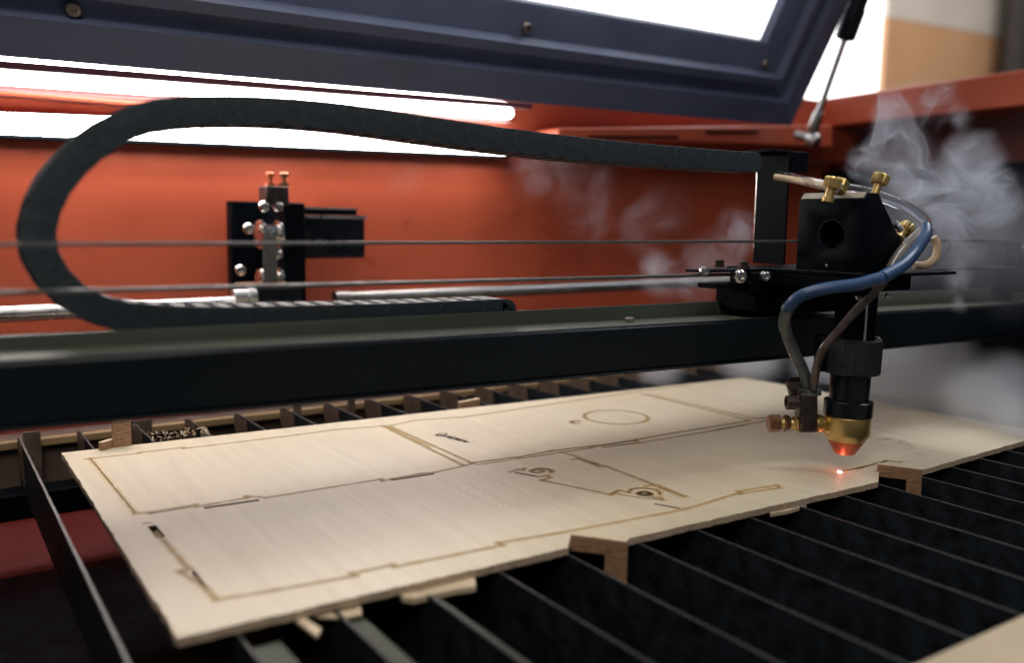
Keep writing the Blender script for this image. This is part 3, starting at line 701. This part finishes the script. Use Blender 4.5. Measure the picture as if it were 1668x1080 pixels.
dg = bpy.context.evaluated_depsgraph_get(); nm = bpy.data.meshes.new_from_object(blk.evaluated_get(dg)); blk.modifiers.clear(); nm.set_sharp_from_angle(angle=math.radians(28)); blk.data = nm; bpy.data.objects.remove(co)
MB().lathe(hc - V((.0003, 0, 0)), (1, 0, 0), [(0, .0062), (.0006, .0064), (.0007, .0060)], n=36)
m = MB(); n = 36; vs = []; fs = []
for k in range(n):
    a = 2 * math.pi * k / n
    for (r, dx) in ((.0074, -.0002), (.0078, -.0002), (.0078, .0004), (.0073, .0020)): vs.append(hc + V((dx, r * math.cos(a), r * math.sin(a))))
for k in range(n):
    for j in range(4): fs.append((k * 4 + j, k * 4 + (j + 1) % 4, ((k + 1) % n) * 4 + (j + 1) % 4, ((k + 1) % n) * 4 + j))
m.add(vs, fs); m.build('aperture_ring', BLKG, blk)
p = AX(1347, 432, xb); MB().lathe(p, (-1, 0, 0), [(0, .0008), (.0005, .0008)], n=10).build('set_screw', SCREW, blk)
# worn bevel facing up, its lit paleness put into the colour
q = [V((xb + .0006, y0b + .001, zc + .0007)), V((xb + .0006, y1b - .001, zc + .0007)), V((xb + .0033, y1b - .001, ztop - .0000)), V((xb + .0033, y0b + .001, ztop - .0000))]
off = V((-.0004, 0, .0004)); MB().hexa([*q, *[x_ + off for x_ in q]]).build('bevel_face', paint('lit_worn_bevel', (.26, .235, .185), .45, var=.3, scale=200), blk)
# mirror plate on the slanted face and its adjusters
sl = (V((xr.x, 0, xr.z)) - V((xk.x, 0, ztop))).normalized(); sn = V((-sl.z, 0, sl.x)); sn = sn if sn.x > 0 else -sn
pa = V((xk.x, 0, ztop)) + sn * .0006; pb = V((xr.x, 0, xr.z)) + sn * .0006
def knob(pos, ax, L=.010, big=.0042, mat=BRASS, flute=True):
    fn = (lambda r, k: r * (1.06 if k % 2 else .94) if r > .0036 else r) if flute else None
    o = MB().lathe(pos, ax, [(-.002, .0030), (0, .0030), (.0002, .0021), (L - .0055, .0021), (L - .0053, big * .93), (L - .0045, big), (L - .0008, big), (L, big * .85)], n=28, fn=fn).build('adjuster_knob', mat, hd)
    return o
knob(AY(1350, 322, .272) , V((.12, -.1, .8)), .0105)
knob(AY(1425, 316, .268), V((.28, -.1, .85)), .0110)
knob(AY(1464, 386, y0b + .010), V((.62, .1, .35)), .0120)
# threaded screws
def thread(p, ax, L, r=.0012):
    ax = V(ax).normalized(); pr = []
    k = 0.
    while k < L: pr += [(k, r), (k + .0005, r * .72)]; k += .0010
    return MB().lathe(p, ax, pr, n=14).build('threaded_screw', SCREW, hd)
thread(AY(1362, 315, .268), V((.55, -.1, .8)), .006, .0014); thread(AY(1457, 362, .262), V((.55, .0, -.35)), .008, .0017)
m = MB().lathe(AY(1364, 312, .270), V((.5, 0, .8)), [(0, .0040), (.001, .0042), (.006, .0042), (.0065, .0036)], n=6); m.build('hex_nut', BRASS, hd)
# carriage plate under the block
pc = AX(1414, 447, .388); zpt = pc.z; ypf = AX(1414, 447, .388).y
yb2 = .322
MB().box((.388, ypf, zpt - .0016), (.470, .345, zpt)).build('carriage_plate', BLK, hd, bevel=.0004)
MB().box((.3885, ypf + .0006, zpt - .0095), (.3915, yb2, zpt - .0018)).build('side_flange', BLK, hd, bevel=.0006)
MB().box((.392, ypf + .008, zpt - .010), (.440, .340, zpt - .0020)).build('carriage_block', BLK, hd, bevel=.0008)
MB().box((.393, .300, zpt - .0245), (.452, .3135, zpt - .0103)).build('slide_block', BLK, hd, bevel=.0008)
MB().box((.380, .3155, zpt - .024), (.455, .345, zpt - .0103)).build('wheel_plate', BLK, hd, bevel=.0008)
# pale line on the plate edge
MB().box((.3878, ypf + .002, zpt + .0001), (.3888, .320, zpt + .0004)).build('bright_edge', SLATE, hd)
# belt clamp sticking out to the left at the belt
bc = AY(1146, 440, GY - .001); be = AY(1243, 440, GY - .001)
MB().box((bc.x, GY - .001, bc.z - .0014), (be.x + .02, GY + .012, bc.z)).build('belt_clamp', BLK, hd, bevel=.0004)
cq = AY(1166, 466, GY - .001)
MB().box((cq.x, GY - .001, cq.z - .0015), (be.x + .02, GY + .012, cq.z + .0012)).build('belt_clamp', BLK, hd, bevel=.0004)
MB().box((be.x - .012, GY - .004, cq.z - .004), (be.x + .03, GY + .012, bc.z - .0016)).build('clamp_body', BLK, hd, bevel=.0006)
def bolt(p, ax, r=.0026, h=.0022, mat=SCREW, n=20, name='bolt'):
    return MB().lathe(p, ax, [(0, r), (h * .6, r), (h, r * .72), (h * 1.02, r * .45), (h * .5, r * .40)], n=n).build(name, mat, hd)
for (a_, b_, yy, ax, r) in ((1146, 442, GY - .002, (-.5, -1, 0), .0026), (1204, 450, GY - .004, (-.35, -1, 0), .0036), (1245, 450, GY - .006, (-.5, -1, 0), .0030)):
    bolt(AY(a_, b_, yy), ax, r, .003)
for (a_, b_) in ((1172, 434), (1212, 436)):
    MB().lathe(AY(a_, b_ + 1, GY + .004), (0, 0, 1), [(0, .0030), (.0010, .0030), (.0011, .0022), (.0036, .0024), (.0040, .0018)], n=18).build('bolt', DKBR, hd)
for (a_, b_) in ((1426, 457), (1397, 485), (1445, 481)):
    bolt(AY(a_, b_, .262), (-.4, -1, .2), .0013, .0014)
# chain bracket
bz1 = AX(1235, 249, .44).z
t0, t1 = AX(1234, 249, .44), AX(1286, 249, .44)
MB().box((.440, t1.y, zpt), (.4415, t0.y, bz1)).build('chain_bracket', BLK, hd, bevel=.0003)
MB().box((.4418, t1.y, bz1 - .0125), (AY(1318, 255, t1.y).x, t1.y + .0015, bz1)).build('chain_bracket', BLK, hd, bevel=.0006)
MB().box((.425, t1.y + .0018, bz1 - .0012), (AY(1318, 255, t1.y).x, t0.y + .002, bz1 + .0002)).build('bracket_top', BLK, hd, bevel=.0003)
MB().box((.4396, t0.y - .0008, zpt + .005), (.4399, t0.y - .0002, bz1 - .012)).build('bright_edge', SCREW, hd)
# lens tube, collar, ring, nozzle (lathed about the beam axis)
def axp(py_, xoff=0): return AY(1380, py_, HY).z
zt_ = [axp(v) for v in (738, 706, 677, 652, 640, 606, 552, 470)]
ax0 = lambda z: V((HX + (z - .01) * .035, HY, z))
def ring(name, prof, mat, n=56, fn=None, parent=None):
    return MB().lathe(V((HX, HY, 0)), V((.030, 0, 1)), prof, n=n, fn=fn).build(name, mat, parent or hd, sharp=30)
rN = .0122
z738, z706, z677, z652, z640, z606, z552, z470 = zt_
z722 = axp(716)
noz = ring('nozzle', [(z722, rN * .80), (z706, rN * .985), (z706 + .0006, rN), (z677 - .0004, rN), (z677, rN * .98)], BRASS)
ring('nozzle_tip', [(z738, rN * .40), (z738 + .0003, rN * .44), (z722 - .00005, rN * .795)], COPPER, parent=noz)  # red laser reflection painted onto the brass cone
ring('lock_ring', [(z677 + .0001, rN * 1.0), (z677 + .0005, rN * 1.04), (z652 - .0004, rN * 1.04), (z652, rN * 1.0)], BLKG)
ring('lens_tube', [(z652, rN * .84), (z606 + .002, rN * .86)], BLKG)
ring('collar', [(z606 - .0016, rN * .9), (z606 - .0008, rN * 1.16), (z606, rN * 1.20), (z552 - .0006, rN * 1.20), (z552, rN * 1.15)], KNURL, n=120, fn=lambda r, k: r * (1.008 if k % 2 else .992) if r > rN else r)
ring('upper_tube', [(z552, rN * .86), (z470 + .004, rN * .86)], BLK)
lv = (V((-.82, .57, 0))).normalized(); fw = V((-.57, -.82, 0)).normalized()
c0 = ax0(z552); wq = c0 + lv * (rN * 1.0) - V((0, 0, 0))
zc0, zc1 = z606 - .0002, z552 + .0012
P = [wq + lv * .0062 + fw * .003, wq + lv * .0062 - fw * .008, wq - lv * .004 - fw * .008, wq - lv * .004 + fw * .003]
MB().prism([V((p.x, p.y, zc0)) for p in P], (0, 0, zc1 - zc0)).build('clamp_ear', BLK, hd, bevel=.0015)
p = c0 + fw * (rN * 1.0) + V((.0015, 0, 0)); MB().lathe(V((p.x, p.y, z552 + .0002)), (0, 0, 1), [(0, .0007), (.020, .0007)], n=10).build('guide_pin', STEEL, hd)
p = c0 - lv * rN * .98; MB().lathe(V((p.x, p.y, z552 - .002)), (0, 0, 1), [(0, .0024), (.0022, .0024), (.003, .0016)], n=16).build('bolt', SCREW, hd)

# air fitting left of the nozzle
def HL(px_, py_, dd=0): return AY(px_, py_, HY) if dd == 0 else None
nv = V((-RX[2], -RY[2], 0)).normalized()      # camera forward, flattened
PL0 = V((HX, HY, 0)) - V((-nv.x, -nv.y, 0)) * 0
def H(px_, py_, back=0.0): return atp(px_, py_, V((HX, HY, 0)) + nv * back, nv)
fit = MB(); a = H(1342, 690); b = H(1300, 690)
ft = MB().lathe(H(1344, 690), (a - b) * -1, [(0, .0035), (.003, .0050), (.0045, .0052), (.0046, .0042), (.0075, .0042)], n=24).build('air_fitting', BRASS, hd)
def B3(px0, py0, px1, py1, dep, mat, name, bev, par=None):
    A = H(px0, py1, -dep / 2); ux = (H(px1, py1, -dep / 2) - A); uz = H(px0, py0, -dep / 2) - A
    P = [A, A + ux, A + ux + nv * dep, A + nv * dep]; return MB().hexa(P + [p_ + uz for p_ in P]).build(name, mat, par or hd, bevel=bev, seg=3)
B3(1304, 640, 1333, 706, .011, DKBR, 'elbow_body', .0016)
lvv = (H(1290, 690) - H(1330, 690)).normalized()
MB().lathe(H(1305, 690), lvv, [(0, .0050), (.0018, .0050), (.0019, .0034), (.0025, .0040), (.0032, .0034), (.0039, .0040), (.0046, .0034), (.0052, .0030), (.0115, .0030)], n=28).build('fitting_thread', BRASS, hd)
MB().lathe(H(1270, 690), lvv, [(0, .0026), (.0001, .0048), (.0058, .0048), (.0062, .0044)], n=6).build('fitting_bolt', DBRASS, hd)
MB().lathe(H(1286, 689.5), lvv, [(0, .0040), (.0026, .0048), (.0034, .0040)], n=6).build('lock_nut', DBRASS, hd)
p = H(1305, 656, -.002); MB().lathe(p, lvv, [(0, .0028), (.0030, .0028), (.0036, .0040), (.0080, .0038), (.0082, .0022), (.006, .0020)], n=22).build('side_port', DKBR, hd)
up = V((0, 0, 1))
MB().lathe(H(1318, 642), up, [(0, .0062), (.0008, .0066), (.0014, .0060), (.0018, .0058), (.0022, .0064), (.0034, .0060)], n=30).build('hose_collar', GREYH, hd)
MB().lathe(H(1301, 641, .006), V((-.15, 0, 1)), [(0, .0056), (.004, .0060), (.0046, .0066), (.0076, .0064), (.0078, .0044), (.0055, .0040)], n=28).build('hose_socket', DKBR, hd)

# hoses
def hose(name, pts, r, mat, label, seg=14):
    return tag(MB().tube(pts, r, n=seg, sub=8).build(name, mat, sharp=80), label, 'hose', None)
hp = [H(1318, 640), H(1309, 606, -.004), H(1291, 568, -.012), H(1278, 530, -.022), H(1283, 502, -.031), H(1305, 482, -.036), H(1345, 470, -.038), H(1395, 463, -.038), H(1437, 452, -.036), H(1470, 432, -.026), H(1490, 410, -.016), H(1507, 383, -.008), H(1508, 370, -.002)]
o = MB().tube(hp[:7], .0036, n=16, sub=8); o1 = MB()
hs = thing('air_hose', hp[0], 'blue air hose curving from the mirror block down to the brass nozzle', 'hose')
MB().tube(hp[:5], .0030, n=16, sub=8).build('lower_hose', GREYH, hs, sharp=80)
MB().tube(hp[4:9], .0030, n=16, sub=8).build('upper_hose', BLUE, hs, sharp=80)
MB().tube(hp[8:], .0032, n=16, sub=8).build('upper_hose', BLUE, hs, sharp=80)
hose('brown_hose', [H(1325, 632, -.006), H(1330, 600, -.014), H(1340, 570, -.020), H(1365, 540, -.022), H(1392, 508, -.024), H(1420, 480, -.026), H(1440, 458, -.028)], .0022, BRNH, 'thin brown tube running diagonally behind the blue hose to the nozzle')
hose('grey_hose', [H(1452, 440, -.018), H(1464, 420, -.014), H(1482, 398, -.010), H(1504, 378, -.003)], .0034, paint('taupe_hose', (.16, .14, .13), .3, var=.2, coat=.4), 'short taupe sleeve lying along the left of the blue hose')
hose('clear_hose', [at(1270, 284, y=.35), at(1300, 292, y=.335), H(1345, 302, .015), H(1400, 310, .012), H(1440, 322, .010), H(1478, 338, .010), H(1505, 358, .010), H(1512, 376, .006)], .0028, CLEAR, 'clear plastic tube arching over the mirror block')
hose('cream_hose', [at(1262, 288, y=.345), at(1300, 294, y=.33), H(1340, 303, .018), H(1362, 310, .014)], .0020, CREAM, 'cream tube coming out of the chain bracket behind the block')
hose('yellow_hose', [H(1520, 386, .010), H(1527, 400, .010), H(1523, 420, .010), H(1508, 431, .008), H(1488, 432, .006)], .0021, CREAM, 'small curled yellowish tube end right of the blue hose')

# ============================================================ laser dot
sp = at(1368, 768.5, z=0.0003)
m = MB(); n = 20
m.lathe((sp.x, sp.y, .0001), (0, 0, 1), [(0, .0012), (.0003, .0009), (.0005, .0004)], n=16)
tag(m.build('laser_dot', DOTM), 'glowing pink-white laser spot on the plywood under the nozzle', 'laser spot')
pl = bpy.data.lights.new('laser_glow', 'POINT'); pl.specular_factor = .15; pl.energy = 0.0013; pl.color = (1.0, 0.10, 0.08); pl.shadow_soft_size = .0008
po = bpy.data.objects.new('laser_glow', pl); COL.objects.link(po); po.location = (sp.x, sp.y, .0062)

# ============================================================ smoke
def smoke(name, blobs, label, density, nscale=38, warp=.016, lo=.46, hi=.66, col=(.76, .80, .90), pad=1.25, floor=.05, ridge=.8, stretch=(1, 1, 1)):
    lo_ = V([min(c[i] - r * pad for c, r in blobs) for i in range(3)]); hi_ = V([max(c[i] + r * pad for c, r in blobs) for i in range(3)])
    base = V(((lo_.x + hi_.x) / 2, (lo_.y + hi_.y) / 2, lo_.z))
    o = MB().box(lo_, hi_).build(name, [], base=base)
    m = bpy.data.materials.new(name); m.use_nodes = True; N = m.node_tree.nodes; L = m.node_tree.links
    for nd in list(N):
        if nd.type != 'OUTPUT_MATERIAL': N.remove(nd)
    out = [nd for nd in N if nd.type == 'OUTPUT_MATERIAL'][0]
    tc = N.new('ShaderNodeTexCoord'); P = tc.outputs['Object']
    wn = N.new('ShaderNodeTexNoise'); wn.inputs['Scale'].default_value = nscale * .55; wn.inputs['Detail'].default_value = 1.5; L.new(P, wn.inputs['Vector'])
    sb = N.new('ShaderNodeVectorMath'); sb.operation = 'SUBTRACT'; sb.inputs[1].default_value = (.5, .5, .5); L.new(wn.outputs['Color'], sb.inputs[0])
    sc = N.new('ShaderNodeVectorMath'); sc.operation = 'SCALE'; sc.inputs['Scale'].default_value = warp * 2; L.new(sb.outputs[0], sc.inputs[0])
    ad = N.new('ShaderNodeVectorMath'); ad.operation = 'ADD'; L.new(P, ad.inputs[0]); L.new(sc.outputs[0], ad.inputs[1])
    W = ad.outputs[0]; acc = None
    for c, r in blobs:
        d = N.new('ShaderNodeVectorMath'); d.operation = 'DISTANCE'; L.new(W, d.inputs[0]); d.inputs[1].default_value = tuple(c - base)
        mr = N.new('ShaderNodeMapRange'); mr.interpolation_type = 'SMOOTHSTEP'; mr.inputs['From Min'].default_value = r; mr.inputs['From Max'].default_value = 0
        L.new(d.outputs['Value'], mr.inputs['Value'])
        if acc is None: acc = mr.outputs[0]
        else:
            mx = N.new('ShaderNodeMath'); mx.operation = 'ADD'; L.new(acc, mx.inputs[0]); L.new(mr.outputs[0], mx.inputs[1]); acc = mx.outputs[0]
    mp = N.new('ShaderNodeMapping'); mp.inputs['Scale'].default_value = stretch; L.new(W, mp.inputs[0])
    n2 = N.new('ShaderNodeTexNoise'); n2.inputs['Scale'].default_value = nscale; n2.inputs['Detail'].default_value = 2.5; n2.inputs['Distortion'].default_value = 1.6; L.new(mp.outputs[0], n2.inputs['Vector'])
    cl = N.new('ShaderNodeMapRange'); cl.interpolation_type = 'SMOOTHSTEP'; cl.inputs['From Min'].default_value = lo; cl.inputs['From Max'].default_value = hi; L.new(n2.outputs['Fac'], cl.inputs['Value'])
    # thin folded sheets: the noise's mid level drawn out as ridges
    ab = N.new('ShaderNodeMath'); ab.operation = 'SUBTRACT'; ab.inputs[1].default_value = .5; L.new(n2.outputs['Fac'], ab.inputs[0])
    a2 = N.new('ShaderNodeMath'); a2.operation = 'ABSOLUTE'; L.new(ab.outputs[0], a2.inputs[0])
    rg = N.new('ShaderNodeMapRange'); rg.interpolation_type = 'SMOOTHSTEP'; rg.inputs['From Min'].default_value = .05; rg.inputs['From Max'].default_value = 0; rg.inputs['To Max'].default_value = ridge; L.new(a2.outputs[0], rg.inputs['Value'])
    m2 = N.new('ShaderNodeMath'); m2.operation = 'ADD'; L.new(cl.outputs[0], m2.inputs[0]); L.new(rg.outputs[0], m2.inputs[1])
    m3 = N.new('ShaderNodeMath'); m3.operation = 'ADD'; m3.inputs[1].default_value = floor; L.new(m2.outputs[0], m3.inputs[0]); m2 = m3
    ac = N.new('ShaderNodeMath'); ac.operation = 'MINIMUM'; ac.inputs[1].default_value = 1.0; L.new(acc, ac.inputs[0]); acc = ac.outputs[0]
    mu = N.new('ShaderNodeMath'); mu.operation = 'MULTIPLY'; L.new(acc, mu.inputs[0]); L.new(m2.outputs[0], mu.inputs[1])
    md = N.new('ShaderNodeMath'); md.operation = 'MULTIPLY'; md.inputs[1].default_value = density; L.new(mu.outputs[0], md.inputs[0])
    pv = N.new('ShaderNodeVolumePrincipled'); pv.inputs['Color'].default_value = tuple(col) + (1,); pv.inputs['Anisotropy'].default_value = .1
    L.new(md.outputs[0], pv.inputs['Density']); L.new(pv.outputs[0], out.inputs['Volume'])
    o.data.materials.append(m)
    tag(o, label, 'smoke', kind='stuff'); return o
def SB(px_, py_, back, rpx):
    c = H(px_, py_, back); d = (c - V((0, 0, CAMZ))).dot(V((-RX[2], -RY[2], -RZ[2]))); return (c, rpx * d / F)
smoke('smoke_plume', [SB(1435, 205, .10, 44), SB(1480, 190, .10, 46), SB(1520, 180, .10, 40), SB(1552, 200, .10, 26), SB(1420, 250, .10, 46), SB(1465, 265, .10, 58), SB(1500, 310, .10, 56), SB(1530, 360, .10, 52), SB(1550, 410, .10, 44), SB(1562, 455, .10, 36), SB(1572, 495, .10, 26),
      SB(1580, 260, .12, 50), SB(1600, 300, .12, 50), SB(1615, 250, .12, 34), SB(1560, 300, .12, 60), SB(1620, 345, .12, 44)],
      'curling grey smoke plume rising behind the laser carriage', 66, lo=.42, hi=.72, nscale=30, warp=.024, ridge=1.0)
smoke('smoke_haze', [SB(1500, 370, .17, 150), SB(1620, 400, .17, 150), SB(1420, 440, .17, 120)],
      'thin even smoke haze filling the right end of the cabinet', 9, lo=.2, hi=.7, nscale=9, warp=.03, ridge=0.2)
def SY(px_, py_, y, rpx):
    c = at(px_, py_, y=y); d = (c - V((0, 0, CAMZ))).dot(V((-RX[2], -RY[2], -RZ[2]))); return (c, rpx * d / F)
smoke('smoke_wisp', [SY(1200, 385, .50, 55), SY(1150, 430, .50, 55), SY(1070, 460, .50, 60), SY(1210, 460, .50, 55), SY(1120, 475, .50, 50)],
      'faint smoke wisp drifting in front of the red wall left of the chain bracket', 32, nscale=22, warp=.03, lo=.36, hi=.7)
smoke('smoke_wisp', [SY(960, 330, .52, 80), SY(880, 285, .52, 70), SY(1060, 350, .52, 80), SY(640, 272, .55, 35)],
      'barely visible smoke wisp high on the red wall under the cable chain', 8, nscale=22, warp=.03, lo=.42, hi=.7)
def SZ_(px_, py_, z, rpx):
    c = at(px_, py_, z=z); d = (c - V((0, 0, CAMZ))).dot(V((-RX[2], -RY[2], -RZ[2]))); return (c, rpx * d / F)
smoke('smoke_bank', [SZ_(1450, 605, .012, 90), SZ_(1540, 610, .012, 95), SZ_(1460, 640, .010, 80), SZ_(1530, 645, .010, 85), SZ_(1600, 668, .010, 75), SZ_(1640, 640, .012, 85), SZ_(1350, 592, .012, 75), SZ_(1220, 592, .012, 60), SZ_(1090, 600, .010, 48), SZ_(1650, 690, .008, 60), SZ_(1410, 625, .010, 60)],
      'low grey bank of smoke lying over the far end of the sheet and bed', 48, nscale=10, warp=.02, lo=.30, hi=.62, ridge=.3, floor=.7, col=(.84, .86, .90))
